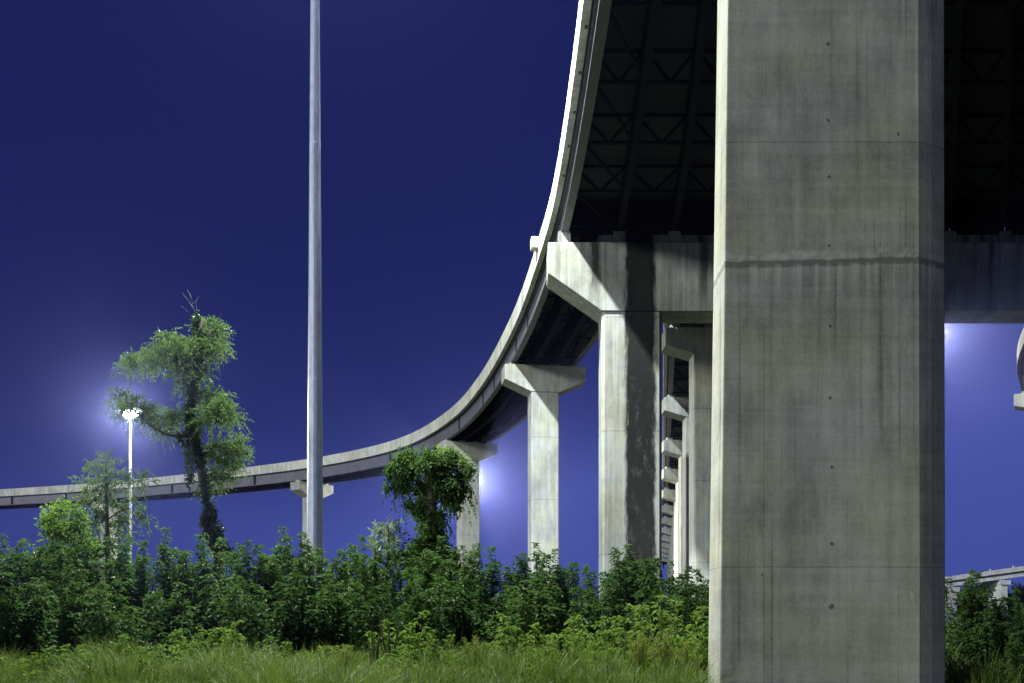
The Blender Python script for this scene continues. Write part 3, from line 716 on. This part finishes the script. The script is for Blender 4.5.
def small_tree(name, label, px, Y, trunk, clumps, mat, dens, L0, ar, droop, group=None):
    r = thing(name, label, 'tree', (P(px, 0, Y).x, Y, 0), group)
    q = [P(x, y, Y) for x, y in trunk]; q[0].z = -.1
    MB().tube(q, [.13 * (1 - .8 * i / (len(q) - 1)) for i in range(len(q))], 7).build('trunk', M['bark'], r, smooth=True)
    for x, y, rx, ry in clumps[::2]:
        i = min(range(1, len(trunk)), key=lambda j: abs(trunk[j][1] - y - 8))
        MB().tube([q[i], (q[i] + P(x, y, Y)) / 2 + Vector((0, 0, .1)), P(x, y, Y)], [.035, .025, .012], 5).build('limb', M['bark'], r)
    strands(cl(clumps, Y, .5), dens, L0, ar, droop, mat, 'foliage', r, slen=.5 * Y / 38, base=r.location)
    return r
small_tree('small_tree', 'small airy tree left of the lamp pole, loose foliage crossing the far ramp', 106, 39, [(108, 640), (108, 560), (107, 520), (106, 490), (106, 462)],
           [(108, 460, 9, 9), (97, 472, 11, 10), (116, 474, 10, 10), (90, 488, 11, 11), (106, 492, 13, 12), (124, 484, 10, 8), (138, 478, 9, 6), (147, 481, 7, 4), (88, 506, 10, 10), (112, 512, 13, 13), (132, 508, 10, 8), (143, 514, 7, 8), (98, 526, 13, 12), (120, 532, 12, 12), (106, 546, 14, 10)], M['leafwillow'], 70, .15, .34, .45)
small_tree('sapling', 'pale grey-green sapling peeping over the thicket left of the vine-smothered tree', 388, 36, [(390, 640), (389, 570), (388, 545), (388, 528)],
           [(388, 528, 8, 9), (378, 538, 9, 9), (395, 538, 8, 8), (388, 550, 12, 10), (375, 553, 9, 8)], M['leafpale'], 55, .15, .35, .15)
for px, yt, rr, lb in ((972, 588, 9, 'far rounded tree under the distant ramp, nearest the pillar'), (990, 582, 10, 'far rounded tree under the distant ramp, left of its wall-like pier'), (1020, 589, 9, 'far rounded tree under the distant ramp at the right edge')):
    small_tree('far_tree', lb, px, 240, [(px, 622), (px, 605), (px, yt + rr)], [(px, yt + rr, rr, rr), (px - 5, yt + rr + 5, rr * .8, rr * .8), (px + 6, yt + rr + 4, rr * .8, rr * .8), (px, 608, rr * 1.1, 8)], M['leafwillow'], 1.6, .8, .6, .3, 'far trees behind the distant ramp')

# dark bare stems standing in the grass
for px, lb in ((374, 'dark bare stems in the grass below the vine-smothered tree, left clump'), (389, 'dark bare stems in the grass below the vine-smothered tree, right clump')):
    q = P(px, 0, 22.5); r = thing('bare_shrub', lb, 'shrub', (q.x, 22.5, 0), 'bare stems in the grass')
    for k in range(5):
        a = random.uniform(0, 6.28); l = random.uniform(.05, .3); h = random.uniform(1.0, 1.7)
        MB().tube([(q.x + .03 * k, 22.5, -.03), (q.x + math.cos(a) * l * .4, 22.5 + math.sin(a) * l * .4, h * .5), (q.x + math.cos(a) * l, 22.5 + math.sin(a) * l, h)], [.03, .024, .008], 5).build('stem', M['stem'], r)

# tall grass in front: one uncountable sward
def grass(name, n, x0, x1, y0, y1, hmin, hmax, wd, mat, label, clumpy=.6):
    nc = n // 26
    cx = rng.uniform(x0, x1, nc); cy = y0 + (y1 - y0) * rng.uniform(0, 1, nc) ** .85
    hs = rng.uniform(.35, 1.0, nc) ** .8 * (.82 + .3 * np.sin(cx * .9 + 1) * np.sin(cy * .7) + .25 * np.sin(cx * 2.3 + cy)) * np.where(rng.uniform(0, 1, nc) > .93, 1.35, 1)
    w = rng.integers(0, nc, n)
    bx = cx[w] + rng.normal(size=n) * .16; by = cy[w] + rng.normal(size=n) * .16
    h = np.clip(hs[w], .22, 1.35) * rng.uniform(hmin, hmax, n)
    inside = ((bx > 3.3) & (bx < 8.5) & (by > 17.7) & (by < 21.8)) | ((bx / by > .192) & (by < 18.5))
    bx, by, h = bx[~inside], by[~inside], h[~inside]; n = len(bx)
    az = rng.uniform(0, 6.28, n); ln = rng.uniform(.05, 1.1, n) * h
    dx, dy = np.cos(az), np.sin(az); fx, fy = -dy, dx
    W_ = wd * rng.uniform(.6, 1.4, n)
    out = []
    for q, ww in ((0, 1), (.45, .9), (.8, .5)):
        x = bx + dx * ln * q ** 2; y = by + dy * ln * q ** 2; z = h * (q - .18 * q ** 3 * (ln / h)) - .03
        out += [np.stack([x - fx * W_ * ww / 2, y - fy * W_ * ww / 2, z], 1), np.stack([x + fx * W_ * ww / 2, y + fy * W_ * ww / 2, z], 1)]
    out.append(np.stack([bx + dx * ln, by + dy * ln, h * (1 - .25 * ln / h)], 1))
    v = np.stack(out, 1).reshape(-1, 3); kk = np.arange(n)[:, None] * 7
    f = np.concatenate([kk + np.array([t_]) for t_ in ((0, 1, 3), (0, 3, 2), (2, 3, 5), (2, 5, 4), (4, 5, 6))], 1).reshape(-1, 3)
    tag(link(name, tri_mesh(name, v, f, mat)), label, 'grass', None, 'stuff')
grass('tall_grass', 135000, -15, 12.5, 13.2, 25.5, .66, 1.08, .014, M['grass'], 'tall bright green grass along the bottom of the view')

def weeds(n, label):
    x = rng.uniform(-12, 12, n); y = 25 - 7 * rng.uniform(0, 1, n) ** 1.6; ok = ~((x / y > .19) & (y < 18.6)) & ~((x > 3.3) & (x < 8.5) & (y > 17.6) & (y < 22)); x, y = x[ok], y[ok]
    Bs, As, Ls = [], [], []
    for a, b in zip(x, y):
        h = rng.uniform(.3, .9); lx, ly = rng.normal(size=2) * .12
        for q in np.linspace(.25, 1, rng.integers(6, 13)):
            k = rng.integers(3, 6); a0 = rng.uniform(0, 6.28)
            for j in range(k):
                az = a0 + j * 6.28 / k + rng.normal() * .3
                Bs.append((a + lx * q, b + ly * q, h * q)); As.append((math.cos(az), math.sin(az), rng.uniform(-.2, .8))); Ls.append(rng.uniform(.09, .22) * (1.25 - .6 * q))
    L = np.array(Ls); v, f = leaf_arrays(np.array(Bs), np.array(As), L, L * rng.uniform(.22, .42, len(L)))
    tag(link('ground_weeds', tri_mesh('ground_weeds', v, f, M['leafbright'])), label, 'weeds', None, 'stuff')
weeds(330, 'low broad-leaved weeds scattered through the tall grass')

def feathery(px, Y, H, label):
    r = thing('feathery_weed', label, 'weed', (P(px, 0, Y).x, Y, 0), 'feathery weeds by the pillar')
    B, A, L = [], [], []; st = MB(); b = Vector(r.location)
    for s in range(22):
        az = rng.uniform(0, 6.28); o = rng.uniform(.05, .35); h = H * rng.uniform(.6, 1)
        pts = [b + Vector((math.cos(az) * o * (q ** 1.5) + .05 * math.cos(az * 3), math.sin(az) * o * (q ** 1.5), h * q - .02)) for q in (0, .35, .7, 1)]
        st.tube(pts, [.008, .007, .005, .002], 4)
        for q in np.linspace(.15, 1, 36):
            p_ = np.array([np.interp(q * 3, range(4), [c[i] for c in pts]) for i in range(3)]) - np.array(b)
            for _ in range(3):
                a2 = rng.uniform(0, 6.28); B.append(p_); A.append((math.cos(a2), math.sin(a2), rng.uniform(.4, 1.5))); L.append(rng.uniform(.05, .12) * (1.2 - .5 * q))
    L = np.array(L); v, f = leaf_arrays(np.array(B), np.array(A), L, L * .16)
    link('foliage', tri_mesh('foliage', v, f, M['seed']), r); st.build('stem', M['stem'], r)
feathery(640, 21, 1.25, 'feathery yellow-green weed below the tallest bright bush'); feathery(664, 20.5, 1.3, 'feathery yellow-green weed a step left of the pillar foot')
feathery(686, 20, 1.05, 'feathery yellow-green weed touching the pillar foot'); feathery(476, 21.5, 1.2, 'feathery pale weed in the grass below the shaded ramp pier'); feathery(340, 21, .95, 'feathery pale weed in the grass below the mast')

# ------------------------------------------------------------------ ground, haze
g = MB().add([(-600, -60, 0), (600, -60, 0), (600, 900, 0), (-600, 900, 0)], [(0, 1, 2, 3)]).build('ground', M['ground']); g['kind'] = 'structure'
hz = MB().prism([(-620, -70, -1), (620, -70, -1), (620, 920, -1), (-620, 920, -1)], [(-620, -70, 46), (620, -70, 46), (620, 920, 46), (-620, 920, 46)])
t = NT('humid night air'); v = t.n.new('ShaderNodeVolumePrincipled')
v.inputs['Color'].default_value = (.33, .38, 1.0, 1); v.inputs['Density'].default_value = .00009; v.inputs['Anisotropy'].default_value = .925
t.link(v.outputs[0], t.out.inputs['Volume'])
h_ = hz.build('haze', t.m); h_['kind'] = 'stuff'; h_['label'] = 'humid night air around the interchange'; h_['category'] = 'haze'

# ------------------------------------------------------------------ light and sky
tol = Vector((-.74, -.53, .24)).normalized()
sl = bpy.data.lights.new('sun', 'SUN'); sl.energy = 2.1; sl.angle = math.radians(8); sl.color = (.96, 1.0, .89)
so = bpy.data.objects.new('sun', sl); C.objects.link(so); so.rotation_euler = (-tol).to_track_quat('-Z', 'Y').to_euler(); so.location = tol * 60
w = bpy.data.worlds.new('World'); SC.world = w; w.use_nodes = True
nt = w.node_tree; nt.nodes.clear()
out = nt.nodes.new('ShaderNodeOutputWorld'); bg = nt.nodes.new('ShaderNodeBackground'); sky = nt.nodes.new('ShaderNodeTexSky')
sky.sky_type = 'NISHITA'; sky.sun_disc = False; sky.sun_elevation = math.asin(tol.z); sky.sun_rotation = math.atan2(tol.x, tol.y)
bw = nt.nodes.new('ShaderNodeRGBToBW'); nt.links.new(sky.outputs[0], bw.inputs[0])      # night: only the sky's brightness falls off as by day, its hue is deep blue
pw = nt.nodes.new('ShaderNodeMath'); pw.operation = 'POWER'; cp = nt.nodes.new('ShaderNodeMath'); cp.operation = 'MINIMUM'; nt.links.new(bw.outputs[0], cp.inputs[0]); cp.inputs[1].default_value = 4.3
nt.links.new(cp.outputs[0], pw.inputs[0]); pw.inputs[1].default_value = 4.0
def colour_scale(fac, col):
    k = nt.nodes.new('ShaderNodeVectorMath'); k.operation = 'SCALE'; k.inputs[0].default_value = col; nt.links.new(fac, k.inputs['Scale']); return k.outputs[0]
sm = nt.nodes.new('ShaderNodeVectorMath'); sm.operation = 'ADD'
nt.links.new(colour_scale(pw.outputs[0], (.0147 * .185, .0147 * .265, .0147)), sm.inputs[0]); sm.inputs[1].default_value = (1.85 * .090, 1.85 * .142, 1.85)
nt.links.new(sm.outputs[0], bg.inputs[0]); bg.inputs[1].default_value = .05; nt.links.new(bg.outputs[0], out.inputs[0])

cam = bpy.data.cameras.new('Camera'); cam.lens = 35; cam.sensor_width = 36; cam.shift_y = (HZ - 341.5) / 1024; cam.clip_end = 3000; cam.clip_start = .1
co = bpy.data.objects.new('Camera', cam); C.objects.link(co); co.location = (0, 0, CAMZ); co.rotation_euler = (math.pi / 2, 0, 0); SC.camera = co
strip_base()
vs = SC.view_settings; vs.view_transform = 'Standard'; vs.look = 'None'; vs.gamma = 1; vs.use_curve_mapping = False; vs.exposure = 0
SC.cycles.use_denoising = True
SC.cycles.max_bounces = 6; SC.cycles.volume_bounces = 0; SC.cycles.diffuse_bounces = 3; SC.cycles.transmission_bounces = 3
